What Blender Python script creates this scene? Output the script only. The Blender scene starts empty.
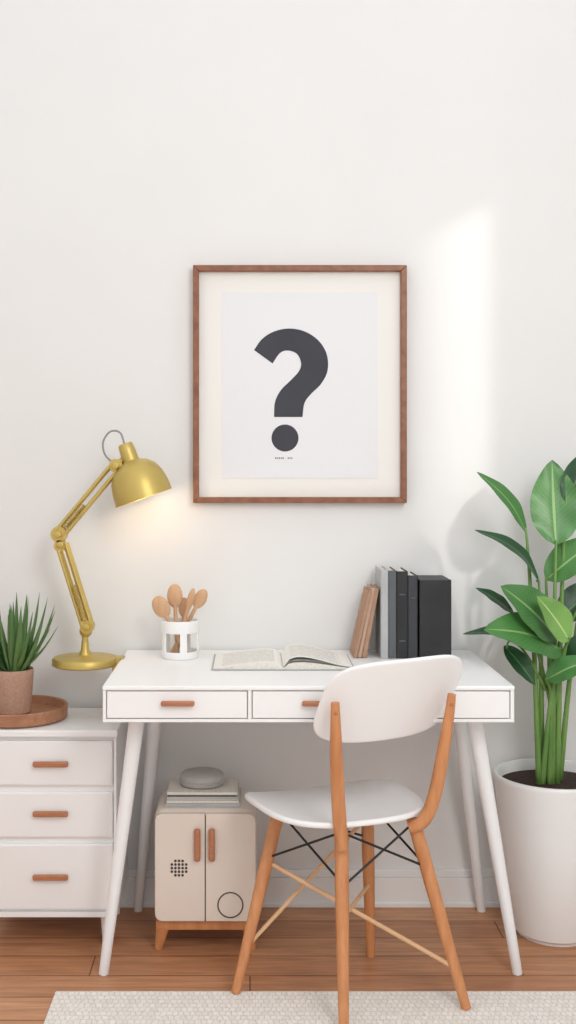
import bpy, bmesh, math, random
from mathutils import Vector, Matrix, Euler
random.seed(7)
scene = bpy.context.scene
try:
    scene.view_settings.view_transform = 'Standard'
    scene.view_settings.look = 'None'
except Exception:
    pass

# ------------------------------------------------------------------ materials
def srgb(r, g, b):
    def f(c):
        c /= 255.0
        return c/12.92 if c <= .04045 else ((c+.055)/1.055)**2.4
    return (f(r), f(g), f(b), 1)

def mat(name, c1, c2=None, rough=.5, metal=0, scale=20, stretch=(1, 1, 1), bump=0.0, bscale=80, coat=0, detail=4):
    m = bpy.data.materials.new(name); m.use_nodes = True
    nt = m.node_tree; N = nt.nodes; L = nt.links
    b = N['Principled BSDF']
    b.inputs['Roughness'].default_value = rough
    b.inputs['Metallic'].default_value = metal
    b.inputs['Coat Weight'].default_value = coat
    tc = N.new('ShaderNodeTexCoord'); mp = N.new('ShaderNodeMapping')
    mp.inputs['Scale'].default_value = stretch
    L.new(tc.outputs['Object'], mp.inputs['Vector'])
    nz = N.new('ShaderNodeTexNoise'); nz.inputs['Scale'].default_value = scale
    nz.inputs['Detail'].default_value = detail
    L.new(mp.outputs[0], nz.inputs['Vector'])
    cr = N.new('ShaderNodeValToRGB')
    cr.color_ramp.elements[0].position = .3; cr.color_ramp.elements[1].position = .7
    cr.color_ramp.elements[0].color = c1
    cr.color_ramp.elements[1].color = c2 if c2 else c1
    L.new(nz.outputs['Fac'], cr.inputs[0]); L.new(cr.outputs[0], b.inputs['Base Color'])
    if bump:
        n2 = N.new('ShaderNodeTexNoise'); n2.inputs['Scale'].default_value = bscale
        L.new(mp.outputs[0], n2.inputs['Vector'])
        bp = N.new('ShaderNodeBump'); bp.inputs['Strength'].default_value = bump
        bp.inputs['Distance'].default_value = .002
        L.new(n2.outputs['Fac'], bp.inputs['Height']); L.new(bp.outputs[0], b.inputs['Normal'])
    return m

M_wall = mat('wall_paint', srgb(232, 232, 231), srgb(235, 235, 234), .9, scale=2, bump=.08, bscale=60)
M_trim = mat('trim_paint', srgb(240, 240, 239), None, .5)
M_white = mat('white_lacquer', srgb(245, 245, 245), srgb(247, 247, 247), .35, scale=4)
M_whiteleg = mat('white_leg', srgb(243, 243, 244), None, .35)
M_shell = mat('white_plastic_shell', srgb(246, 245, 245), None, .4)
M_handle = mat('tan_handle', srgb(172, 112, 78), srgb(188, 126, 90), .5, scale=30, stretch=(1, 6, 6))
M_frame = mat('walnut', srgb(122, 76, 52), srgb(152, 100, 72), .45, scale=12, stretch=(3, 3, 3))
M_mount = mat('mount_board', srgb(240, 239, 234), None, .8)
M_print = mat('print_paper', srgb(234, 235, 238), None, .8)
M_ink = mat('charcoal_ink', srgb(60, 62, 70), srgb(66, 68, 76), .8, scale=6)
M_ink2 = mat('charcoal_ink_light', srgb(110, 112, 120), None, .8)
M_gold = mat('brushed_gold', srgb(204, 180, 106), srgb(196, 172, 96), .42, .65, scale=8)
M_gold_in = mat('shade_inner', srgb(250, 240, 215), None, .6)
M_cable = mat('grey_cable', srgb(150, 150, 150), None, .5)
M_oak = mat('oak_chair', srgb(190, 124, 78), srgb(212, 148, 98), .42, scale=10, stretch=(6, 6, .8), bump=.05)
M_oakl = mat('oak_light', srgb(216, 172, 128), srgb(226, 184, 142), .5, scale=10, stretch=(2, 2, 2))
M_black = mat('black_wire', srgb(28, 28, 30), None, .4)
M_spoon = mat('beech_spoon', srgb(198, 154, 116), srgb(212, 172, 134), .5, scale=14, stretch=(4, 4, 1))
M_tray = mat('tray_wood', srgb(154, 106, 78), srgb(180, 130, 98), .5, scale=14, stretch=(1, 8, 4))
M_terra = mat('clay_pot', srgb(190, 154, 134), srgb(174, 136, 116), .8, scale=150, bump=.3, bscale=200)
M_soil = mat('soil', srgb(40, 28, 22), srgb(70, 50, 38), .95, scale=80, bump=1, bscale=90)
M_pot = mat('white_ceramic', srgb(243, 243, 242), None, .35)
M_fridge = mat('cream_enamel', srgb(228, 215, 203), srgb(232, 219, 207), .38, scale=3)
M_fdark = mat('dark_gap', srgb(70, 60, 55), None, .6)
M_kraft = mat('kraft_cover', srgb(168, 130, 106), srgb(182, 144, 118), .75, scale=30)
M_kraft2 = mat('rose_cover', srgb(192, 160, 138), None, .75)
M_page = mat('page_edges', srgb(232, 228, 220), srgb(214, 208, 198), .85, scale=4, stretch=(60, 1, 60))
M_bgrey = mat('grey_cover', srgb(172, 174, 175), srgb(186, 188, 189), .6, scale=10)
M_bgrey2 = mat('slate_cover', srgb(92, 96, 100), None, .6)
M_bblack = mat('black_cover', srgb(30, 30, 33), srgb(38, 38, 41), .5)
M_bblack2 = mat('charcoal_cover', srgb(56, 58, 62), None, .5)
M_mag = mat('magazine_paper', srgb(205, 202, 196), srgb(160, 156, 150), .7, scale=3, stretch=(1, 1, 60))
M_dish = mat('grey_stoneware', srgb(168, 166, 163), srgb(178, 176, 173), .5, scale=20)

def page_mat():
    m = mat('printed_page', srgb(238, 236, 230), None, .8)
    nt = m.node_tree; N = nt.nodes; L = nt.links; b = N['Principled BSDF']
    uv = N.new('ShaderNodeUVMap'); sep = N.new('ShaderNodeSeparateXYZ'); L.new(uv.outputs[0], sep.inputs[0])
    def math_(op, a, v=None, v2=None):
        n = N.new('ShaderNodeMath'); n.operation = op
        if hasattr(a, 'links'): L.new(a, n.inputs[0])
        else: n.inputs[0].default_value = a
        if v is not None:
            if hasattr(v, 'links'): L.new(v, n.inputs[1])
            else: n.inputs[1].default_value = v
        return n.outputs[0]
    fr = math_('FRACT', math_('MULTIPLY', sep.outputs['Y'], 22))
    line = math_('LESS_THAN', fr, .42)
    ux = math_('ABSOLUTE', math_('SUBTRACT', sep.outputs['X'], .5)); inx = math_('LESS_THAN', ux, .38)
    uy = math_('ABSOLUTE', math_('SUBTRACT', sep.outputs['Y'], .5)); iny = math_('LESS_THAN', uy, .4)
    nz = N.new('ShaderNodeTexNoise'); nz.inputs['Scale'].default_value = 50; L.new(uv.outputs[0], nz.inputs['Vector'])
    w = math_('GREATER_THAN', nz.outputs['Fac'], .44)
    f = math_('MULTIPLY', math_('MULTIPLY', line, inx), math_('MULTIPLY', iny, w))
    f = math_('MULTIPLY', f, .55)
    mx = N.new('ShaderNodeMix'); mx.data_type = 'RGBA'
    L.new(f, mx.inputs[0]); mx.inputs[6].default_value = srgb(238, 236, 230); mx.inputs[7].default_value = srgb(120, 116, 112)
    L.new(mx.outputs[2], b.inputs['Base Color'])
    return m
M_pp = page_mat()

def leaf_mat(name, dark, light, rib, rough=.38):
    m = bpy.data.materials.new(name); m.use_nodes = True
    nt = m.node_tree; N = nt.nodes; L = nt.links; b = N['Principled BSDF']
    b.inputs['Roughness'].default_value = rough
    uv = N.new('ShaderNodeUVMap'); sep = N.new('ShaderNodeSeparateXYZ'); L.new(uv.outputs[0], sep.inputs[0])
    def mth(op, a, v=None):
        n = N.new('ShaderNodeMath'); n.operation = op; L.new(a, n.inputs[0])
        if v is not None:
            if hasattr(v, 'links'): L.new(v, n.inputs[1])
            else: n.inputs[1].default_value = v
        return n.outputs[0]
    d = mth('ABSOLUTE', mth('SUBTRACT', sep.outputs['Y'], .5))
    vein = mth('SINE', mth('MULTIPLY', mth('SUBTRACT', sep.outputs['X'], mth('MULTIPLY', d, .5)), 110))
    vein = mth('MULTIPLY', mth('ADD', vein, 1.0), .09)
    tc = N.new('ShaderNodeTexCoord'); nz = N.new('ShaderNodeTexNoise'); nz.inputs['Scale'].default_value = 9
    L.new(tc.outputs['Object'], nz.inputs['Vector'])
    fac = mth('ADD', mth('MULTIPLY', nz.outputs['Fac'], .8), vein)
    mx = N.new('ShaderNodeMix'); mx.data_type = 'RGBA'
    L.new(mth('MULTIPLY', fac, 1.0), mx.inputs[0]); mx.inputs[6].default_value = dark; mx.inputs[7].default_value = light
    mx2 = N.new('ShaderNodeMix'); mx2.data_type = 'RGBA'
    L.new(mth('LESS_THAN', d, .028), mx2.inputs[0]); L.new(mx.outputs[2], mx2.inputs[6]); mx2.inputs[7].default_value = rib
    L.new(mx2.outputs[2], b.inputs['Base Color'])
    return m
M_leafD = leaf_mat('leaf_dark', srgb(22, 56, 36), srgb(50, 94, 56), srgb(92, 132, 84))
M_leafM = leaf_mat('leaf_mid', srgb(48, 98, 46), srgb(90, 148, 76), srgb(136, 176, 108))
M_leafL = leaf_mat('leaf_bright', srgb(90, 142, 68), srgb(144, 186, 100), srgb(174, 204, 132))
M_stem = mat('plant_stem', srgb(80, 122, 56), srgb(124, 162, 84), .5, scale=14, stretch=(1, 1, .3))
M_snake = leaf_mat('snake_leaf', srgb(46, 88, 50), srgb(120, 158, 92), srgb(70, 112, 66))

def floor_mat():
    m = bpy.data.materials.new('oak_planks'); m.use_nodes = True
    nt = m.node_tree; N = nt.nodes; L = nt.links; b = N['Principled BSDF']
    tc = N.new('ShaderNodeTexCoord')
    br = N.new('ShaderNodeTexBrick'); br.inputs['Scale'].default_value = 1
    br.inputs['Brick Width'].default_value = 1.1; br.inputs['Row Height'].default_value = .115
    br.inputs['Mortar Size'].default_value = .0022; br.inputs['Mortar Smooth'].default_value = .3
    br.inputs['Color1'].default_value = srgb(212, 158, 118); br.inputs['Color2'].default_value = srgb(190, 134, 96)
    br.inputs['Mortar'].default_value = srgb(116, 74, 50)
    br.offset = .37
    L.new(tc.outputs['Object'], br.inputs['Vector'])
    mp = N.new('ShaderNodeMapping'); mp.inputs['Scale'].default_value = (1.3, 16, 1); L.new(tc.outputs['Object'], mp.inputs['Vector'])
    nz = N.new('ShaderNodeTexNoise'); nz.inputs['Scale'].default_value = 3.5; nz.inputs['Detail'].default_value = 8
    nz.inputs['Distortion'].default_value = .8
    L.new(mp.outputs[0], nz.inputs['Vector'])
    cr = N.new('ShaderNodeValToRGB'); cr.color_ramp.elements[0].position = .35; cr.color_ramp.elements[1].position = .65
    cr.color_ramp.elements[0].color = (.70, .65, .60, 1); cr.color_ramp.elements[1].color = (1.04, 1.03, 1.02, 1)
    L.new(nz.outputs['Fac'], cr.inputs[0])
    mx = N.new('ShaderNodeMix'); mx.data_type = 'RGBA'; mx.blend_type = 'MULTIPLY'; mx.inputs[0].default_value = .85
    L.new(br.outputs['Color'], mx.inputs[6]); L.new(cr.outputs[0], mx.inputs[7])
    L.new(mx.outputs[2], b.inputs['Base Color']); b.inputs['Roughness'].default_value = .42
    return m
M_floor = floor_mat()

def rug_mat():
    m = bpy.data.materials.new('woven_rug'); m.use_nodes = True
    nt = m.node_tree; N = nt.nodes; L = nt.links; b = N['Principled BSDF']
    tc = N.new('ShaderNodeTexCoord')
    br = N.new('ShaderNodeTexBrick'); br.inputs['Scale'].default_value = 1
    br.inputs['Brick Width'].default_value = .014; br.inputs['Row Height'].default_value = .020
    br.inputs['Mortar Size'].default_value = .0020; br.inputs['Mortar Smooth'].default_value = 1
    br.inputs['Color1'].default_value = srgb(248, 244, 239); br.inputs['Color2'].default_value = srgb(238, 232, 225)
    br.inputs['Mortar'].default_value = srgb(220, 211, 202)
    nzw = N.new('ShaderNodeTexNoise'); nzw.inputs['Scale'].default_value = 70; L.new(tc.outputs['Object'], nzw.inputs['Vector'])
    vm = N.new('ShaderNodeVectorMath'); vm.operation = 'MULTIPLY_ADD'; L.new(nzw.outputs['Color'], vm.inputs[0])
    vm.inputs[1].default_value = (.016, .016, .016); L.new(tc.outputs['Object'], vm.inputs[2])
    L.new(vm.outputs[0], br.inputs['Vector'])
    L.new(br.outputs['Color'], b.inputs['Base Color']); b.inputs['Roughness'].default_value = .95
    bp = N.new('ShaderNodeBump'); bp.inputs['Strength'].default_value = .4; bp.inputs['Distance'].default_value = .003; bp.invert = True
    L.new(br.outputs['Fac'], bp.inputs['Height']); L.new(bp.outputs[0], b.inputs['Normal'])
    return m
M_rug = rug_mat()

# ------------------------------------------------------------------ helpers
def finish(name, bm, m, parent=None, smooth=True, uv=False):
    me = bpy.data.meshes.new(name)
    bmesh.ops.recalc_face_normals(bm, faces=bm.faces) if not uv else None
    bm.to_mesh(me); bm.free()
    if smooth:
        for p in me.polygons: p.use_smooth = True
    o = bpy.data.objects.new(name, me); scene.collection.objects.link(o)
    if m: me.materials.append(m)
    if parent: attach(o, parent)
    return o

def attach(o, parent):
    o.parent = parent
    o.matrix_parent_inverse = Matrix.Translation(parent.location).inverted()

def empty(name, loc):
    e = bpy.data.objects.new(name, None); e.location = loc; e.empty_display_size = .05
    scene.collection.objects.link(e); return e

def bevel(o, w, seg=3):
    md = o.modifiers.new('bevel', 'BEVEL'); md.width = w; md.segments = seg; md.limit_method = 'ANGLE'
    md.harden_normals = False
    return o

def box(name, x0, x1, y0, y1, z0, z1, m, parent=None, bev=.002, seg=2, mtx=None):
    bm = bmesh.new(); bmesh.ops.create_cube(bm, size=1)
    for v in bm.verts:
        v.co = Vector(((x0+x1)/2+v.co.x*(x1-x0), (y0+y1)/2+v.co.y*(y1-y0), (z0+z1)/2+v.co.z*(z1-z0)))
    if mtx: bm.transform(mtx)
    o = finish(name, bm, m, parent, smooth=False)
    if bev:
        bevel(o, bev, seg)
    return o

def lathe(name, prof, mtx, m, parent=None, seg=48, smooth=True):
    bm = bmesh.new(); rings = []
    for r, z in prof:
        if r < 1e-6: rings.append([bm.verts.new((0, 0, z))])
        else: rings.append([bm.verts.new((r*math.cos(2*math.pi*i/seg), r*math.sin(2*math.pi*i/seg), z)) for i in range(seg)])
    for a, b in zip(rings, rings[1:]):
        for i in range(seg):
            j = (i+1) % seg
            if len(a) == 1 and len(b) == 1: continue
            if len(a) == 1: bm.faces.new((a[0], b[i], b[j]))
            elif len(b) == 1: bm.faces.new((a[i], a[j], b[0]))
            else: bm.faces.new((a[i], a[j], b[j], b[i]))
    bm.transform(mtx)
    o = finish(name, bm, m, parent, smooth)
    if smooth:
        md = o.modifiers.new('es', 'EDGE_SPLIT'); md.split_angle = math.radians(40)
    return o

def T(x, y, z): return Matrix.Translation((x, y, z))
def axis_mtx(p, d):
    q = Vector(d).normalized().to_track_quat('Z', 'Y')
    return Matrix.Translation(p) @ q.to_matrix().to_4x4()

def catmull(pts, n=8):
    pts = [Vector(p) for p in pts]; out = []
    P = [pts[0]*2-pts[1]]+pts+[pts[-1]*2-pts[-2]]
    for i in range(1, len(P)-2):
        a, b, c, d = P[i-1:i+3]
        for k in range(n):
            t = k/n
            out.append(.5*((2*b)+(c-a)*t+(2*a-5*b+4*c-d)*t*t+(3*b-a-3*c+d)*t**3))
    out.append(pts[-1]); return out

def tube(name, pts, rad, m, parent=None, seg=12, n=0, bm_out=None, flat=1.0):
    pts = [Vector(p) for p in pts]
    if not isinstance(rad, (list, tuple)): rad = [rad]*len(pts)
    if n:
        np_ = catmull(pts, n); k = len(pts)-1; R = []
        for i in range(len(np_)):
            f = i/n; a = min(int(f), k-1); R.append(rad[a]+(rad[a+1]-rad[a])*(f-a))
        pts, rad = np_, R
    bm = bm_out or bmesh.new()
    rings = []; prev = None
    for i, p in enumerate(pts):
        d = (pts[min(i+1, len(pts)-1)]-pts[max(i-1, 0)]).normalized()
        if prev is None:
            up = Vector((0, 1, 0)) if abs(d.y) < .9 else Vector((1, 0, 0))
            u = d.cross(up).normalized()
        else:
            u = (prev-d*prev.dot(d)).normalized()
        w = d.cross(u); prev = u
        rings.append([bm.verts.new(p+(u*math.cos(2*math.pi*k/seg)+w*math.sin(2*math.pi*k/seg)*flat)*rad[i]) for k in range(seg)])
    for a, b in zip(rings, rings[1:]):
        for i in range(seg):
            j = (i+1) % seg; bm.faces.new((a[i], a[j], b[j], b[i]))
    bm.faces.new(rings[0][::-1]); bm.faces.new(rings[-1])
    if bm_out: return None
    o = finish(name, bm, m, parent, True)
    md = o.modifiers.new('es', 'EDGE_SPLIT'); md.split_angle = math.radians(50)
    return o

def leaf(bm, uvl, base, tip, w, nrm, droop=.0, fold=.12, power=.8, n=16, mcols=6, side_curl=0.0):
    base = Vector(base); tip = Vector(tip); nrm = Vector(nrm).normalized()
    ax = tip-base; L_ = ax.length; d = ax.normalized()
    side = d.cross(nrm).normalized(); up = side.cross(d).normalized()
    grid = []
    for i in range(n+1):
        t = i/n
        c = base+ax*t+up*droop*L_*math.sin(math.pi*t)*1.0
        ww = w*.5*max(0.0, math.sin(math.pi*min(1, t**power)))**.75
        if t >= 1: ww = 0.0004
        if t == 0: ww = .003 if w > .03 else w*.35
        row = []
        for j in range(mcols+1):
            s = -1+2*j/mcols
            wav = .02*w*math.sin(t*18+j)
            row.append((bm.verts.new(c+side*s*ww+up*(abs(s)**1.3*ww*fold*2+wav*abs(s))), t, j/mcols))
        grid.append(row)
    for i in range(n):
        for j in range(mcols):
            q = [grid[i][j], grid[i][j+1], grid[i+1][j+1], grid[i+1][j]]
            f = bm.faces.new([a[0] for a in q])
            for lp, a in zip(f.loops, q): lp[uvl].uv = (a[1], a[2])

# ------------------------------------------------------------------ room
box('floor', -1.9, 1.6, -4.6, .1, -.1, 0, M_floor, bev=0)
box('wall_back', -1.9, 1.6, 0, .1, 0, 4.2, M_wall, bev=0)
box('wall_left', -1.9, -1.8, -4.6, 0, 0, 4.2, M_wall, bev=0)
WX = 1.35
wy0, wy1, wz0, wz1 = -1.10, -.632, .95, 2.405
bm = bmesh.new()
def addbox(bm, x0, x1, y0, y1, z0, z1):
    r = bmesh.ops.create_cube(bm, size=1)
    for v in r['verts']:
        v.co = Vector(((x0+x1)/2+v.co.x*(x1-x0), (y0+y1)/2+v.co.y*(y1-y0), (z0+z1)/2+v.co.z*(z1-z0)))
addbox(bm, WX, WX+.06, wy1, 0, 0, 4.2)
addbox(bm, WX, WX+.06, -4.6, wy0, 0, 4.2)
addbox(bm, WX, WX+.06, wy0, wy1, 0, wz0)
addbox(bm, WX, WX+.06, wy0, wy1, wz1, 4.2)
finish('wall_right', bm, M_wall, smooth=False)
bm = bmesh.new()
addbox(bm, WX-.012, WX, wy0-.05, wy0, wz0-.05, wz1+.05)
addbox(bm, WX-.012, WX, wy1, wy1+.05, wz0-.05, wz1+.05)
addbox(bm, WX-.012, WX, wy0, wy1, wz1, wz1+.05)
addbox(bm, WX-.03, WX, wy0, wy1, wz0-.05, wz0)
# unseen blocker panel added outside the window to soften the sun patch's left edge
a = Vector((WX+.062, -1.10, 0)); b = Vector((1.90, -1.36, 0)); n_ = Vector((b-a)).cross(Vector((0, 0, 1))).normalized()*.012
vs = [bm.verts.new(p+Vector((0, 0, z))) for z in (.93, 3.0) for p in (a, b, b+n_, a+n_)]
for f in ((0, 1, 2, 3), (7, 6, 5, 4), (0, 4, 5, 1), (1, 5, 6, 2), (2, 6, 7, 3), (3, 7, 4, 0)):
    bm.faces.new([vs[i] for i in f])
finish('window_and_blocker', bm, M_trim, smooth=False)
bb = empty('baseboard_back', (0, -.01, 0))
box('board', -1.8, WX, -.014, 0, 0, .085, M_trim, bb, .002)
box('cap_moulding', -1.8, WX, -.010, 0, .085, .108, M_trim, bb, .003)
box('shoe_moulding', -1.8, WX, -.022, -.014, 0, .016, M_trim, bb, .003)
box('baseboard_right', WX-.014, WX, -4.6, -.03, 0, .108, M_trim, bev=.003)

# ------------------------------------------------------------------ rug
rug = box('woven_rug', -.475, 1.25, -2.0, -.562, 0, .010, M_rug, bev=.004)

# ------------------------------------------------------------------ desk
desk = empty('writing_desk', (.14, -.28, 0))
DX0, DX1 = -.361, .647
box('desktop', DX0, DX1, -.56, -.008, .741, .752, M_white, desk, .003)
box('carcass', DX0+.003, DX1-.003, -.545, -.012, .664, .741, M_white, desk, .001)
box('front_rail', DX0+.001, DX1-.001, -.557, -.545, .663, .671, M_white, desk, .001)
for i, (a, b) in enumerate([(DX0+.001, -.352), (-.005, .004), (.330, .338), (.637, DX1-.001)]):
    box('stile_%d' % i, a, b, -.557, -.545, .6712, .741, M_white, desk, .001)
for i, (a, b, h) in enumerate([(-.3495, -.0075, -.176), (.0065, .3275, .168), (.3405, .6345, .426)]):
    box('drawer_front_%d' % i, a, b, -.557, -.545, .6735, .7385, M_white, desk, .0012)
    hw_ = .041 if i < 2 else .036
    box('drawer_handle_%d' % i, h-hw_, h+hw_, -.574, -.562, .7045, .7175, M_handle, desk, .004, 3)
    box('handle_post_%da' % i, h-.03, h-.022, -.564, -.557, .707, .715, M_handle, desk, 0)
    box('handle_post_%db' % i, h+.022, h+.03, -.564, -.557, .707, .715, M_handle, desk, 0)
for nm, top, foot in [('leg_1', (-.285, -.44, .668), (-.372, -.450, 0)), ('leg_2', (.568, -.44, .668), (.68, -.448, 0)),
                      ('leg_3', (-.262, -.12, .668), (-.325, -.04, 0)), ('leg_4', (.584, -.12, .668), (.672, -.04, 0))]:
    top = Vector(top); foot = Vector(foot)
    tube(nm, [top, top.lerp(foot, .5), foot], [.0205, .0170, .0125], M_whiteleg, desk, 20)
    lathe(nm+'_flange', [(0, .668-.012), (.028, .668-.012), (.032, .668), (0, .668)], T(top.x, top.y, -.003), M_whiteleg, desk, 24)

# ------------------------------------------------------------------ drawer cabinet
cab = empty('drawer_cabinet', (-.54, -.15, 0))
cx0, cx1 = -.725, -.357
box('cabinet_top', cx0-.004, cx1+.004, -.312, -.024, .568, .586, M_white, cab, .003)
box('cabinet_body', cx0, cx1, -.292, -.026, .085, .568, M_white, cab, .002)
for i, (a, b) in enumerate([(.436, .556), (.297, .420), (.104, .281)]):
    box('drawer_front_%d' % i, cx0+.010, cx1-.010, -.302, -.290, a, b, M_white, cab, .002)
    box('drawer_panel_%d' % i, cx0+.014, cx1-.014, -.304, -.300, a+.004, b-.004, M_white, cab, .001)
    zc = [.497, .365, .196][i]
    box('drawer_handle_%d' % i, -.578, -.484, -.322, -.310, zc-.0075, zc+.0075, M_handle, cab, .004, 3)
    for k in (-.565, -.503):
        box('handle_post', k, k+.008, -.312, -.303, zc-.004, zc+.004, M_handle, cab, 0)
box('frame_side_a', cx0, cx0+.007, -.303, -.292, .085, .568, M_white, cab, .001)
box('frame_side_b', cx1-.007, cx1, -.303, -.292, .085, .568, M_white, cab, .001)
box('frame_bottom', cx0, cx1, -.303, -.292, .085, .098, M_white, cab, .001)
for x in (cx0+.03, cx1-.03):
    for y in (-.27, -.06):
        tube('foot', [(x, y, .087), (x, y, 0)], [.017, .011], M_whiteleg, cab, 16)

# ------------------------------------------------------------------ framed print
fr = empty('framed_print', (.146, -.01, 1.53))
fx0, fx1, fz0, fz1 = -.166, .457, 1.184, 1.877
bt = .017
bm = bmesh.new()
def quadprism(bm, a, b, c, d, y0, y1):
    vs = [bm.verts.new((p[0], y, p[1])) for y in (y0, y1) for p in (a, b, c, d)]
    for f in ((0, 1, 2, 3), (7, 6, 5, 4), (0, 4, 5, 1), (1, 5, 6, 2), (2, 6, 7, 3), (3, 7, 4, 0)):
        bm.faces.new([vs[i] for i in f])
O = [(fx0, fz0), (fx1, fz0), (fx1, fz1), (fx0, fz1)]
I = [(fx0+bt, fz0+bt), (fx1-bt, fz0+bt), (fx1-bt, fz1-bt), (fx0+bt, fz1-bt)]
for k in range(4):
    j = (k+1) % 4
    quadprism(bm, O[k], O[j], I[j], I[k], -.034, -.001)
o = finish('frame_moulding', bm, M_frame, fr, False); bevel(o, .002, 2)
box('mount_board', fx0+.01, fx1-.01, -.012, -.002, fz0+.01, fz1-.01, M_mount, fr, 0)
box('print_sheet', -.082, .373, -.0135, -.012, 1.256, 1.80, M_print, fr, 0)
def px(p): return ((p[0]-250)/341.5, 1.28-(p[1]-470)/341.5)
outer = [(254, 350), (262, 339), (274, 331.5), (289, 328.5), (305, 331.5), (319, 341), (327, 355), (327.5, 371), (321, 384), (311, 394), (304.5, 403), (302.5, 417)]
inner = [(272.5, 363.5), (280, 353), (288, 350.5), (297, 354), (301, 363), (299, 371), (291, 380), (281, 390), (275, 402), (274, 417)]
def resample(l, n):
    c = catmull([(a, b, 0) for a, b in l], 10); ac = [0]
    for p, q in zip(c, c[1:]): ac.append(ac[-1]+(q-p).length)
    out = []
    for i in range(n+1):
        s = ac[-1]*i/n; k = 0
        while k < len(ac)-2 and ac[k+1] < s: k += 1
        f = (s-ac[k])/max(1e-9, ac[k+1]-ac[k]); out.append(c[k].lerp(c[k+1], min(1, f)))
    return out
ro, ri = resample(outer, 60), resample(inner, 60)
bm = bmesh.new(); prev = None
for p, q in zip(ro, ri):
    a = bm.verts.new((px(p)[0], -.0139, px(p)[1])); b = bm.verts.new((px(q)[0], -.0139, px(q)[1]))
    if prev: bm.faces.new((prev[0], a, b, prev[1]))
    prev = (a, b)
finish('question_mark_hook', bm, M_ink, fr, False)
bm = bmesh.new()
bm.faces.new([bm.verts.new((px((285+13.5*math.cos(a*math.pi/24), 0))[0], -.0139,
                                px((285, 438+13.5*math.sin(a*math.pi/24)))[1])) for a in range(48)])
finish('question_mark_dot', bm, M_ink, fr, False)
bm = bmesh.new()
xx = 275
for w in [1.5, 1, 1.5, 1, 1.5, 0, 0, 1.5, 1, 1]:
    if w:
        x0, z0 = px((xx, 458.8)); x1, z1 = px((xx+w, 457.4))
        bm.faces.new([bm.verts.new(c) for c in ((x0, -.0139, z0), (x1, -.0139, z0), (x1, -.0139, z1), (x0, -.0139, z1))])
    xx += max(w, 1)+.6
finish('caption_line', bm, M_ink2, fr, False)

# ------------------------------------------------------------------ desk lamp
LY = -.15
lamp = empty('desk_lamp', (-.463, LY, .735))
lathe('base', [(0, .732), (.088, .732), (.092, .735), (.092, .750), (.088, .755), (.03, .758), (.018, .762), (.012, .775), (.010, .80), (0, .80)], T(-.463, LY, 0), M_gold, lamp, 64)
box('clamp_plate', -.385, -.352, LY-.02, LY+.02, .7525, .756, M_gold, lamp, .001)
box('clamp_jaw', -.385, -.3625, LY-.02, LY+.02, .70, .7525, M_gold, lamp, .002)
tube('post', [(-.463, LY, .77), (-.463, LY, .815)], .009, M_gold, lamp, 16)
def ball(name, c, r, m, par, sc=(1, 1, 1), rot=None):
    bm = bmesh.new(); bmesh.ops.create_uvsphere(bm, u_segments=24, v_segments=14, radius=r)
    mt = Matrix.Translation(c)
    if rot is not None: mt = mt @ rot
    bm.transform(mt @ Matrix.Diagonal((*sc, 1)))
    return finish(name, bm, m, par)
ball('pivot_ball', (-.461, LY, .828), .018, M_gold, lamp)
p0 = Vector((-.456, LY, .842)); p1 = Vector((-.528, LY, 1.072)); p2 = Vector((-.535, LY, 1.10)); p3 = Vector((-.375, LY, 1.292))
def arm(a, b, off, name, rr=.0052):
    d = (b-a).normalized(); s = Vector((d.z, 0, -d.x))
    for k, (q, y) in enumerate([(off, -.014), (off, .014), (-off, -.014), (-off, .014)]):
        tube('%s_rod_%d' % (name, k), [a+s*q+Vector((0, y, 0)), b+s*q+Vector((0, y, 0))], rr, M_gold, lamp, 10)
arm(p0, p1, .0125, 'lower_arm'); arm(p2, p3, .012, 'upper_arm')
def plate(name, c, r, th=.036):
    lathe(name, [(0, -th/2), (r, -th/2), (r, th/2), (0, th/2)], axis_mtx(c, (0, 1, 0)), M_gold, lamp, 24)
for nm, c, r in [('pivot_a', p0, .019), ('pivot_b', p1+Vector((-.004, 0, -.004)), .016), ('pivot_c', p2, .022), ('pivot_d', p3, .019)]:
    plate(nm, c, r)
for nm, c in [('knob_a', p2), ('knob_b', p1), ('knob_c', p0), ('knob_d', p3)]:
    lathe(nm, [(0, 0), (.009, 0), (.009, .012), (0, .014)], axis_mtx(c+Vector((0, -.018, 0)), (0, -1, 0)), M_gold, lamp, 16)
def spring(name, a, b, r, turns):
    d = (b-a); n = turns*10; dn = d.normalized(); s = Vector((dn.z, 0, -dn.x)); y = Vector((0, 1, 0))
    pts = [a+d*(i/n)+(s*math.cos(2*math.pi*i/10)+y*math.sin(2*math.pi*i/10))*r for i in range(n+1)]
    tube(name, pts, .0016, M_gold, lamp, 6)
for y in (-.022, .022):
    q = Vector((.0, y, 0))
    spring('spring', p0.lerp(p1, .08)+q, p0.lerp(p1, .5)+q, .006, 20)
    tube('spring_wire', [p0.lerp(p1, .5)+q, p0.lerp(p1, .95)+q], .0018, M_gold, lamp, 6)
    spring('spring', p2.lerp(p3, .1)+q, p2.lerp(p3, .42)+q, .005, 14)
hd = Vector((.33, 0, -.94)).normalized()
ap = Vector((-.350, LY, 1.350))
prof = [(0, -.004), (.018, -.004), (.021, 0), (.023, .02), (.0235, .046), (.028, .05), (.045, .056), (.063, .072), (.075, .096), (.0815, .127), (.083, .158),
        (.0812, .158), (.079, .128), (.073, .098), (.061, .075), (.044, .060), (0, .055)]
lathe('shade', prof, axis_mtx(ap, hd), M_gold, lamp, 64)
ball('bulb', ap+hd*.11, .026, M_gold_in, lamp)
tube('shade_bracket', [p3, (-.352, LY, 1.315)], .008, M_gold, lamp, 10)
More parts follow.
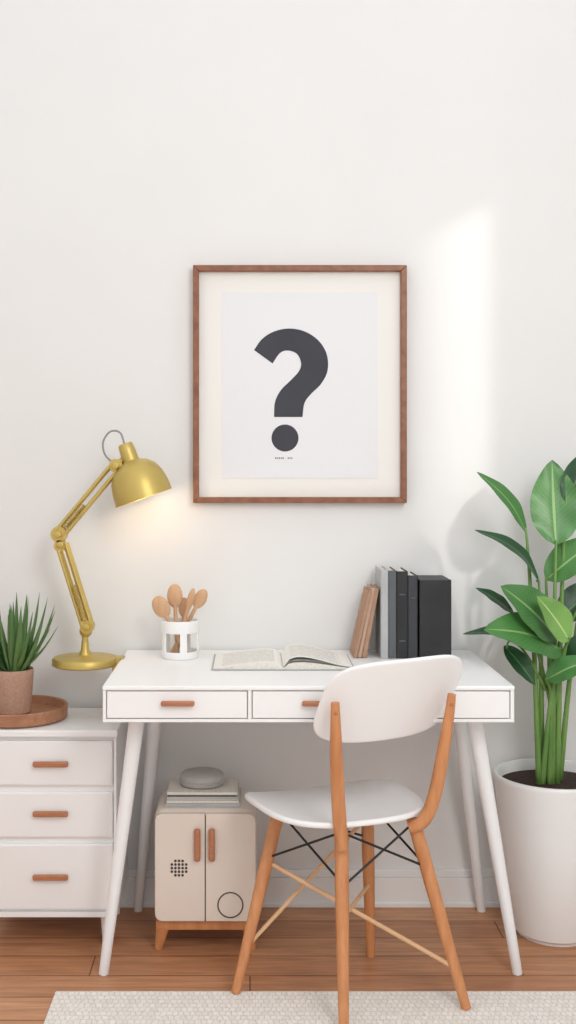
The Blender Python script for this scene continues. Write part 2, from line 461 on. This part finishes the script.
tube('cable', [(-.385, LY, 1.30), (-.408, LY, 1.325), (-.412, LY, 1.36), (-.392, LY, 1.388), (-.365, LY, 1.385), (-.352, LY, 1.352)], .0028, M_cable, lamp, 8, n=8)

# ------------------------------------------------------------------ utensil cup with spoons
cup = empty('utensil_cup', (-.197, -.14, .752))
bm = bmesh.new(); seg = 50; R = .053; zs = [0, .006, .020, .045, .072, .084, .106]
grid = [[bm.verts.new(((R-.003+.003*min(1, z/.02))*math.cos(2*math.pi*i/seg), (R-.003+.003*min(1, z/.02))*math.sin(2*math.pi*i/seg), z)) for i in range(seg)] for z in zs]
for k in range(len(zs)-1):
    for i in range(seg):
        if k in (2, 3) and (i+2) % 10 >= 3: continue
        j = (i+1) % seg; bm.faces.new((grid[k][i], grid[k][j], grid[k+1][j], grid[k+1][i]))
bm.faces.new(grid[0][::-1])
bm.transform(T(-.197, -.14, .7525))
o = finish('cup_body', bm, M_pot, cup); md = o.modifiers.new('s', 'SOLIDIFY'); md.thickness = .004; md.offset = -1
md = o.modifiers.new('b', 'BEVEL'); md.width = .001; md.segments = 2
for i, (hx, hz, hy, rw, rl, bx) in enumerate([(-.240, .880, -.155, .024, .033, -.175), (-.212, .905, -.125, .022, .034, -.205), (-.172, .898, -.15, .010, .034, -.21), (-.148, .902, -.135, .018, .030, -.222),
                                              (-.188, .875, -.115, .016, .028, -.19)]):
    h = Vector((hx, hy, hz)); b0 = Vector((bx, -.14+(i-2)*.007, .760)); d = (h-b0).normalized()
    tube('spoon_handle_%d' % i, [b0, b0.lerp(h, .6), h], [.0062, .0052, .0058], M_spoon, cup, 10)
    xax = Vector((d.z, 0, -d.x)).normalized(); yax = d.cross(xax).normalized()
    rot = Matrix((xax, yax, d)).transposed().to_4x4()
    ball('spoon_bowl_%d' % i, h+d*rl*.55, 1, M_spoon, cup, (rw, .007, rl), rot)

# ------------------------------------------------------------------ open book
bk = empty('open_book', (.093, -.2, .752))
bcx = .088
def bookside(sgn, name):
    bm = bmesh.new(); uvl = bm.loops.layers.uv.new('UVMap'); W = .185; n = 14
    y0, y1 = -.345, -.105
    rows = []
    for i in range(n+1):
        t = i/n; x = bcx+sgn*W*t
        z = .7545+.003+.017*math.sin(math.pi*min(1, t*1.02)**.55)*(1-.35*t)
        rows.append((x, z, t))
    top = [[bm.verts.new((x, y, z)) for y in (y0, y1)] for x, z, t in rows]
    bot = [[bm.verts.new((x, y, .7555)) for y in (y0, y1)] for x, z, t in rows]
    for i in range(n):
        f = bm.faces.new((top[i][0], top[i+1][0], top[i+1][1], top[i][1]))
        for lp, q in zip(f.loops, ((rows[i][2], 0), (rows[i+1][2], 0), (rows[i+1][2], 1), (rows[i][2], 1))): lp[uvl].uv = q
        f.material_index = 0
        for k in (0, 1):
            g = bm.faces.new((top[i][k], bot[i][k], bot[i+1][k], top[i+1][k])); g.material_index = 1
    g = bm.faces.new((top[n][0], top[n][1], bot[n][1], bot[n][0])); g.material_index = 1
    bmesh.ops.recalc_face_normals(bm, faces=bm.faces)
    o = finish(name, bm, M_pp, bk, False, uv=True); o.data.materials.append(M_page)
bookside(-1, 'pages_a'); bookside(1, 'pages_b')
box('cover', bcx-.190, bcx+.190, -.349, -.101, .7525, .7553, M_bgrey, bk, .001)
for q, (hgt, wd) in enumerate([(.030, .168), (.020, .176)]):
    bm = bmesh.new(); uvl = bm.loops.layers.uv.new('UVMap'); r0 = None
    for i in range(11):
        t = i/10; x = bcx+wd*t; z = .761+hgt*math.sin(math.pi*t**.6)*(1-.45*t)
        r1 = [bm.verts.new((x, y, z)) for y in (-.343, -.108)]
        if r0:
            f = bm.faces.new((r0[0], r1[0], r1[1], r0[1]))
            for lp, qq in zip(f.loops, ((t-.1, 0), (t, 0), (t, 1), (t-.1, 1))): lp[uvl].uv = qq
        r0 = r1
    finish('turning_leaf_%d' % q, bm, M_pp, bk, True, uv=True)

# ------------------------------------------------------------------ row of books
row = empty('book_row', (.45, -.09, .752))
def book(x0, x1, y0, y1, h, mcover, name, mtx=None):
    z0 = .7525; c = .0022
    box(name+'_board_a', x0, x0+c, y0, y1, z0, z0+h, mcover, row, .0006, 1, mtx)
    box(name+'_board_b', x1-c, x1, y0, y1, z0, z0+h, mcover, row, .0006, 1, mtx)
    box(name+'_spine', x0, x1, y0, y0+c, z0, z0+h, mcover, row, .0012, 2, mtx)
    box(name+'_block', x0+c, x1-c, y0+c, y1-.004, z0+.003, z0+h-.004, M_page, row, 0, 1, mtx)
book(.366, .387, -.16, -.022, .248, M_bgrey, 'book_1')
book(.3875, .410, -.158, -.022, .246, M_bgrey2, 'book_2')
book(.4105, .442, -.16, -.022, .244, M_bblack, 'book_3')
book(.4425, .470, -.155, -.022, .232, M_bblack2, 'book_4')
box('box_file', .474, .563, -.165, -.022, .7525, .973, M_bblack, row, .002)
for (a, b, c) in [(.395, .403, .96), (.418, .434, .93), (.450, .462, .92), (.418, .434, .80)]:
    box('spine_label', a, b, -.1612, -.1575, c, c+.003, M_bgrey2, row, 0)
def lean(x, ang):
    return Matrix.Translation((x, 0, .7525)) @ Matrix.Rotation(ang, 4, 'Y') @ Matrix.Translation((-x, 0, -.7525))
book(.3135, .327, -.15, -.03, .198, M_kraft, 'leaning_book_1', lean(.327, math.radians(10.5)))
book(.301, .3125, -.153, -.033, .20, M_kraft2, 'leaning_book_2', lean(.3125, math.radians(11.5)))
book(.289, .2995, -.157, -.035, .193, M_kraft, 'leaning_book_3', lean(.2995, math.radians(12.8)))

# ------------------------------------------------------------------ snake plant in tray
tray = lathe('round_wooden_tray', [(0, .5865), (.128, .5865), (.136, .592), (.138, .622), (.135, .625), (.130, .622), (.126, .600), (0, .600)], T(-.648, -.165, 0), M_tray, None, 72)
sp = empty('potted_snake_plant', (-.662, -.16, .60))
lathe('pot', [(0, .601), (.044, .601), (.049, .606), (.055, .70), (.056, .722), (.054, .725), (.050, .722), (.049, .708), (0, .708)], T(-.662, -.16, 0), M_terra, sp, 48)
lathe('soil', [(0, .710), (.049, .709)], T(-.662, -.16, 0), M_soil, sp, 32)
bm = bmesh.new(); uvl = bm.loops.layers.uv.new('UVMap')
for i in range(46):
    a = random.uniform(0, 2*math.pi); r = random.uniform(.0, .034)
    L_ = random.uniform(.12, .255); out = random.uniform(.02, .095)*(1 if i % 3 else 1.3)
    b0 = Vector((-.662+r*math.cos(a), -.16+r*math.sin(a), .706)); t = b0+Vector((out*math.cos(a), min(out*math.sin(a), .11), L_*(1-1.6*out)))
    leaf(bm, uvl, b0, t, random.uniform(.013, .021), (math.cos(a)*-1, -math.sin(a)-.2, .3), droop=-.06, fold=.35, power=.55, n=10, mcols=4)
finish('leaves', bm, M_snake, sp, True, uv=True)

# ------------------------------------------------------------------ mini cabinet (retro)
fg = empty('retro_mini_cabinet', (-.12, -.22, 0))
ax0, ax1, ay0, ay1, az0, az1 = -.255, .018, -.32, -.115, .078, .375
o = box('body', ax0, ax1, ay0, ay1, az0, az1, M_fridge, fg, .026, 6)
for p in o.data.polygons: p.use_smooth = True
xm = (ax0+ax1)/2
def rounded_door(name, x0, x1, z0, z1, y0, y1, rl, rr):
    bm = bmesh.new(); pts = []
    for cx, cz, r, s in ((x1, z1, rr, 0), (x0, z1, rl, 1), (x0, z0, rl, 2), (x1, z0, rr, 3)):
        sx = -1 if cx == x1 else 1; sz = -1 if cz == z1 else 1
        for k in range(9):
            a = math.radians(90*s+90*k/8)
            pts.append((cx+sx*r+r*math.cos(a), cz+sz*r+r*math.sin(a)))
    f0 = [bm.verts.new((x, y0, z)) for x, z in pts]; f1 = [bm.verts.new((x, y1, z)) for x, z in pts]
    bm.faces.new(f0); bm.faces.new(f1[::-1])
    for i in range(len(pts)):
        j = (i+1) % len(pts); bm.faces.new((f0[i], f0[j], f1[j], f1[i]))
    o = finish(name, bm, M_fridge, fg, False); md = o.modifiers.new('b', 'BEVEL'); md.width = .003; md.segments = 3; md.limit_method = 'ANGLE'; md.angle_limit = math.radians(50)
rounded_door('door_panel_0', ax0+.003, xm-.0012, az0+.006, az1-.006, ay0-.009, ay0+.012, .020, .003)
rounded_door('door_panel_1', xm+.0012, ax1-.003, az0+.006, az1-.006, ay0-.009, ay0+.012, .003, .020)
box('door_gap', xm-.0012, xm+.0012, ay0-.003, ay0, az0+.01, az1-.012, M_fdark, fg, 0)
for i, x in enumerate((-.139, -.101)):
    box('door_handle_%d' % i, x-.0085, x+.0085, ay0-.026, ay0-.014, .247, .334, M_handle, fg, .0075, 4)
    for z in (.262, .318):
        box('handle_stem', x-.003, x+.003, ay0-.016, ay0-.007, z-.003, z+.003, M_handle, fg, 0)
for ix in range(-2, 3):
    for iz in range(-2, 3):
        if abs(ix) == 2 and abs(iz) == 2: continue
        lathe('grille_hole', [(0, 0), (.0036, 0), (.0036, .0012), (0, .0012)], axis_mtx((-.188+ix*.0095, ay0-.0088, .226+iz*.0095), (0, -1, 0)), M_fdark, fg, 10)
tube('dial_ring', [(-.052+.033*math.cos(a*math.pi/20), ay0-.0095, .128+.033*math.sin(a*math.pi/20)) for a in range(41)], .0018, M_fdark, fg, 6)
box('base_rail_front', ax0+.004, ax1-.004, ay0+.008, ay0+.03, .054, .079, M_oak, fg, .003)
box('base_rail_rear', ax0+.004, ax1-.004, ay1-.03, ay1-.008, .054, .079, M_oak, fg, .003)
box('base_rail_a', ax0+.004, ax0+.026, ay0+.03, ay1-.03, .054, .079, M_oak, fg, .003)
box('base_rail_b', ax1-.026, ax1-.004, ay0+.03, ay1-.03, .054, .079, M_oak, fg, .003)
for x, s in ((ax0+.022, -1), (ax1-.022, 1)):
    for y in (ay0+.02, ay1-.02):
        tube('foot', [(x, y, .06), (x+s*.012, y, 0)], [.018, .010], M_oak, fg, 16)
ms = empty('magazine_stack', (-.13, -.215, .375))
z = .3755
for i, (w, mm) in enumerate([(.100, M_bgrey), (.096, M_page), (.098, M_mag), (.092, M_bgrey2), (.094, M_page)]):
    h = [.010, .006, .009, .004, .007][i]
    box('magazine_%d' % i, -.128-w+random.uniform(-.003, .003), -.128+w+random.uniform(-.003, .003), -.29+.002*i, -.14-.002*i, z, z+h, mm, ms, .001)
    z += h+.0003
dz = z
lathe('lidded_stone_dish', [(0, 0), (.050, 0), (.058, .004), (.060, .014), (.0585, .0155), (.061, .018), (.060, .030), (.052, .037), (.02, .040), (0, .0405)],
      T(-.132, -.21, dz) @ Matrix.Diagonal((1, .85, 1, 1)), M_dish, None, 48)

# ------------------------------------------------------------------ chair
ch = empty('dining_chair', (.25, -.56, 0))
th = math.radians(20); rV = Vector((math.cos(th), math.sin(th), 0)); fV = Vector((-math.sin(th), math.cos(th), 0)); zV = Vector((0, 0, 1))
def shell(name, fn, th_, expo=3.2, rings=10, seg=64):
    bm = bmesh.new(); prev = None
    def pt(p, a):
        c, s = math.cos(a), math.sin(a)
        u = p*math.copysign(abs(c)**(2/expo), c); v = p*math.copysign(abs(s)**(2/expo), s)
        return fn(u, v, p)
    c0 = bm.verts.new(fn(0, 0, 0))
    for k in range(1, rings+1):
        ring = [bm.verts.new(pt(k/rings, 2*math.pi*i/seg)) for i in range(seg)]
        for i in range(seg):
            j = (i+1) % seg
            if prev is None: bm.faces.new((c0, ring[i], ring[j]))
            else: bm.faces.new((prev[i], ring[i], ring[j], prev[j]))
        prev = ring
    o = finish(name, bm, M_shell, ch, True)
    md = o.modifiers.new('s', 'SOLIDIFY'); md.thickness = th_; md.offset = 0
    md = o.modifiers.new('b', 'BEVEL'); md.width = th_*.45; md.segments = 3; md.limit_method = 'ANGLE'; md.angle_limit = math.radians(50)
    return o
SC = Vector((.213, -.475, .438))
def seatf(u, v, p):
    z = .018*abs(u)**3 + (.016*(-v)**3 if v < 0 else -.022*v**3) - .010*(1-p*p)
    w = .208*(1+.05*v)
    return SC+rV*u*w+fV*v*.207+zV*z
shell('seat', seatf, .014, 2.9)
BC = Vector((.3475, -.652, .7375))
def backf(u, v, p):
    w = .182*(1-.01*v)
    fwd = .045*u*u - .050*v
    return BC+rV*(u*w+.011*v)+fV*fwd+zV*(v*.101 + .003*(1-u*u)*v + .007*u)
shell('backrest', backf, .012, 4.0, seg=96)
A_f = Vector((-.035, -.575, .0105)); B_f = Vector((.212, -.765, .0105)); C_f = Vector((.51, -.655, .0105)); D_f = Vector((.318, -.345, 0))
A_t = Vector((.075, -.47, .43)); B_t = Vector((.215, -.655, .435)); C_t = Vector((.395, -.58, .435)); D_t = Vector((.305, -.37, .425))
for nm, t, f in (('leg_1', A_t, A_f), ('leg_2', B_t, B_f), ('leg_3', C_t, C_f), ('leg_4', D_t, D_f)):
    tube(nm, [t, t.lerp(f, .35), f], [.0165, .0165, .0115], M_oak, ch, 20)
def post(name, pts, rad):
    tube(name, pts, rad, M_oak, ch, 16, n=6)
post('back_post_1', [(.215, -.69, .40), (.207, -.702, .47), (.200, -.710, .60), (.197, -.716, .70), (.196, -.718, .745)], [.014, .0165, .0155, .012, .010])
post('back_post_2', [(.385, -.60, .418), (.418, -.605, .440), (.443, -.608, .50), (.462, -.612, .60), (.477, -.618, .70), (.482, -.620, .745)], [.014, .0165, .0165, .0155, .012, .010])
for i, c in enumerate([(.197, -.727, .722), (.480, -.629, .722)]):
    ball('rivet_%d' % i, c, .0045, M_handle, ch)
def L(a, b, t): return a.lerp(b, t)
tube('stretcher_1', [L(A_t, A_f, .76), L(D_t, D_f, .12)], .0055, M_oakl, ch, 10)
tube('stretcher_2', [L(A_t, A_f, .30), L(C_t, C_f, .79)], .0055, M_oakl, ch, 10)
tube('stretcher_3', [L(B_t, B_f, .45), L(D_t, D_f, .55)], .0055, M_oakl, ch, 10)
for i, (a, b) in enumerate([(L(A_t, A_f, .02), L(B_t, B_f, .28)), (L(B_t, B_f, .02), L(A_t, A_f, .28)), (L(B_t, B_f, .30), L(C_t, C_f, .02)), (L(B_t, B_f, .02), L(C_t, C_f, .26)),
                            (L(C_t, C_f, .26), L(D_t, D_f, .02)), (L(A_t, A_f, .02), L(D_t, D_f, .25))]):
    tube('wire_brace_%d' % i, [a, b], .003, M_black, ch, 8)

# ------------------------------------------------------------------ big potted plant
pl = empty('potted_banana_plant', (.842, -.19, 0))
PX, PY = .842, -.19
lathe('planter', [(0, .001), (.105, .001), (.112, .006), (.128, .10), (.146, .25), (.158, .37), (.165, .418), (.166, .426), (.163, .431), (.155, .431), (.152, .425), (.148, .400), (.0, .40)], T(PX, PY, .008), M_pot, pl, 80)
lathe('planter_foot', [(0, 0), (.100, 0), (.100, .010), (0, .010)], T(PX, PY, 0), M_pot, pl, 64)
lathe('soil', [(0, .416), (.10, .414), (.1495, .410)], T(PX, PY, 0), M_soil, pl, 48)
bmD = bmesh.new(); uD = bmD.loops.layers.uv.new('UVMap')
bmM = bmesh.new(); uM = bmM.loops.layers.uv.new('UVMap')
bmL = bmesh.new(); uL = bmL.loops.layers.uv.new('UVMap')
def W(x, y, yy=-.2):
    s = 1122/(3.3+yy); return Vector(((x-250)/s, yy, 1.28-(y-470)/s))
leaves = [
 (bmM, uM, (526, 532), (477, 472), -.20, -.24, .054, (.5, -1, .6), .10, .10),
 (bmD, uD, (539, 583), (475, 530), -.20, -.26, .056, (.2, -.8, 1), .14, .10),
 (bmM, uM, (556, 545), (552, 460), -.20, -.16, .142, (0, -1, .1), -.02, .12),
 (bmM, uM, (546, 580), (602, 538), -.18, -.20, .105, (-.3, -1, .8), .06, .10),
 (bmM, uM, (556, 638), (501, 586), -.22, -.28, .128, (.2, -1, .7), .06, .12),
 (bmL, uL, (569, 640), (537, 596), -.24, -.30, .088, (.3, -1, .3), .04, .14),
 (bmM, uM, (560, 650), (484, 629), -.22, -.32, .140, (.1, -.9, .9), .10, .06),
 (bmD, uD, (548, 642), (463, 634), -.18, -.20, .056, (0, -.5, 1), .08, .10),
 (bmD, uD, (513, 613), (476, 588), -.19, -.20, .046, (.2, -.8, 1), .05, .10),
 (bmD, uD, (504, 646), (535, 685), -.24, -.26, .056, (.3, -1, .4), .06, .10),
 (bmM, uM, (546, 680), (592, 660), -.24, -.27, .080, (-.2, -.8, 1), .06, .10),
 (bmD, uD, (565, 670), (606, 630), -.18, -.22, .095, (-.3, -1, .5), .06, .10),
 (bmD, uD, (566, 502), (590, 450), -.18, -.14, .085, (0, -1, .2), .02, .12),
 (bmD, uD, (558, 620), (604, 580), -.15, -.13, .095, (-.2, -1, .5), .04, .12),
 (bmD, uD, (585, 600), (640, 570), -.22, -.28, .10, (0, -.6, 1), .04, .12),
 (bmD, uD, (590, 560), (635, 515), -.18, -.14, .10, (0, -1, .4), .04, .12),
]
stems = bmesh.new()
spread = {0: -.032, 1: -.016, 2: .004, 4: -.004, 6: -.024, 12: .018, 15: .032, 3: .012}
for k, (b_, u_, bp_, tp_, yb, yt, w, nn, dr, fo) in enumerate(leaves):
    b0 = W(*bp_, yb); t0 = W(*tp_, yt)
    leaf(b_, u_, b0, t0, w, nn, dr, fo, n=18, mcols=8)
    d = (t0-b0).normalized()
    if k == 9:
        tube('', [W(546, 690, -.2), W(524, 651, -.22), W(510, 641, -.235), b0+d*.01], [.005, .0035, .003, .0025], None, None, 8, n=5, bm_out=stems)
    elif k in spread:
        s0 = Vector((PX-.012+spread[k], PY+(.016 if k % 2 else -.014), .405))
        mid = Vector((s0.x+(b0.x-s0.x)*.36, s0.y+(b0.y-s0.y)*.4, s0.z+(b0.z-s0.z)*.5))
        m2 = Vector((s0.x+(b0.x-s0.x)*.74, s0.y+(b0.y-s0.y)*.8, s0.z+(b0.z-s0.z)*.84))
        tube('', [s0, mid, m2, b0, b0+d*.01], [.0090, .0066, .0048, .0034, .0028], None, None, 10, n=6, bm_out=stems)
    else:
        s0 = Vector((PX-.008+.004*(k % 3), PY, .60))
        m2 = Vector((s0.x+(b0.x-s0.x)*.5, s0.y+(b0.y-s0.y)*.6, s0.z+(b0.z-s0.z)*.75))
        tube('', [s0, m2, b0, b0+d*.01], [.006, .004, .003, .0026], None, None, 8, n=5, bm_out=stems)
finish('leaves_dark', bmD, M_leafD, pl, True, uv=True)
finish('leaves_mid', bmM, M_leafM, pl, True, uv=True)
finish('leaves_bright', bmL, M_leafL, pl, True, uv=True)
finish('stems', stems, M_stem, pl, True)

# ------------------------------------------------------------------ light
w = bpy.data.worlds.new('soft_daylight'); scene.world = w; w.use_nodes = True
bg = w.node_tree.nodes['Background']; bg.inputs[0].default_value = (.965, .982, 1, 1); bg.inputs[1].default_value = 1.04
def light(name, typ, loc, target, energy, col, **kw):
    l = bpy.data.lights.new(name, typ); l.energy = energy; l.color = col
    for a, b in kw.items(): setattr(l, a, b)
    o = bpy.data.objects.new(name, l); scene.collection.objects.link(o); o.location = loc
    o.rotation_euler = (Vector(target)-Vector(loc)).to_track_quat('-Z', 'Y').to_euler()
    return o
light('sun', 'SUN', (4, -4, 3), (4-.667, -4+.667, 3-.333), 1.05, (1, .95, .89), angle=math.radians(3.4))
light('added_fill_light', 'AREA', (1.1, -3.0, 2.4), (0, 0, .7), 36, (.99, .985, .975), shape='RECTANGLE', size=1.0, size_y=1.4)  # added soft fill from the right front, inside the room; no window there
light('lamp_glow', 'POINT', tuple(ap+hd*.15), (0, 0, 0), .5, (1, .78, .52), shadow_soft_size=.02)

# ------------------------------------------------------------------ camera
cd = bpy.data.cameras.new('camera'); cam = bpy.data.objects.new('camera', cd); scene.collection.objects.link(cam)
cam.location = (0, -3.3, 1.28); cam.rotation_euler = (math.radians(90), 0, 0)
cd.lens = 36*1122/1024; cd.sensor_width = 36; cd.sensor_fit = 'AUTO'
cd.shift_x = 38/1024; cd.shift_y = -42/1024; cd.clip_start = .05
scene.camera = cam
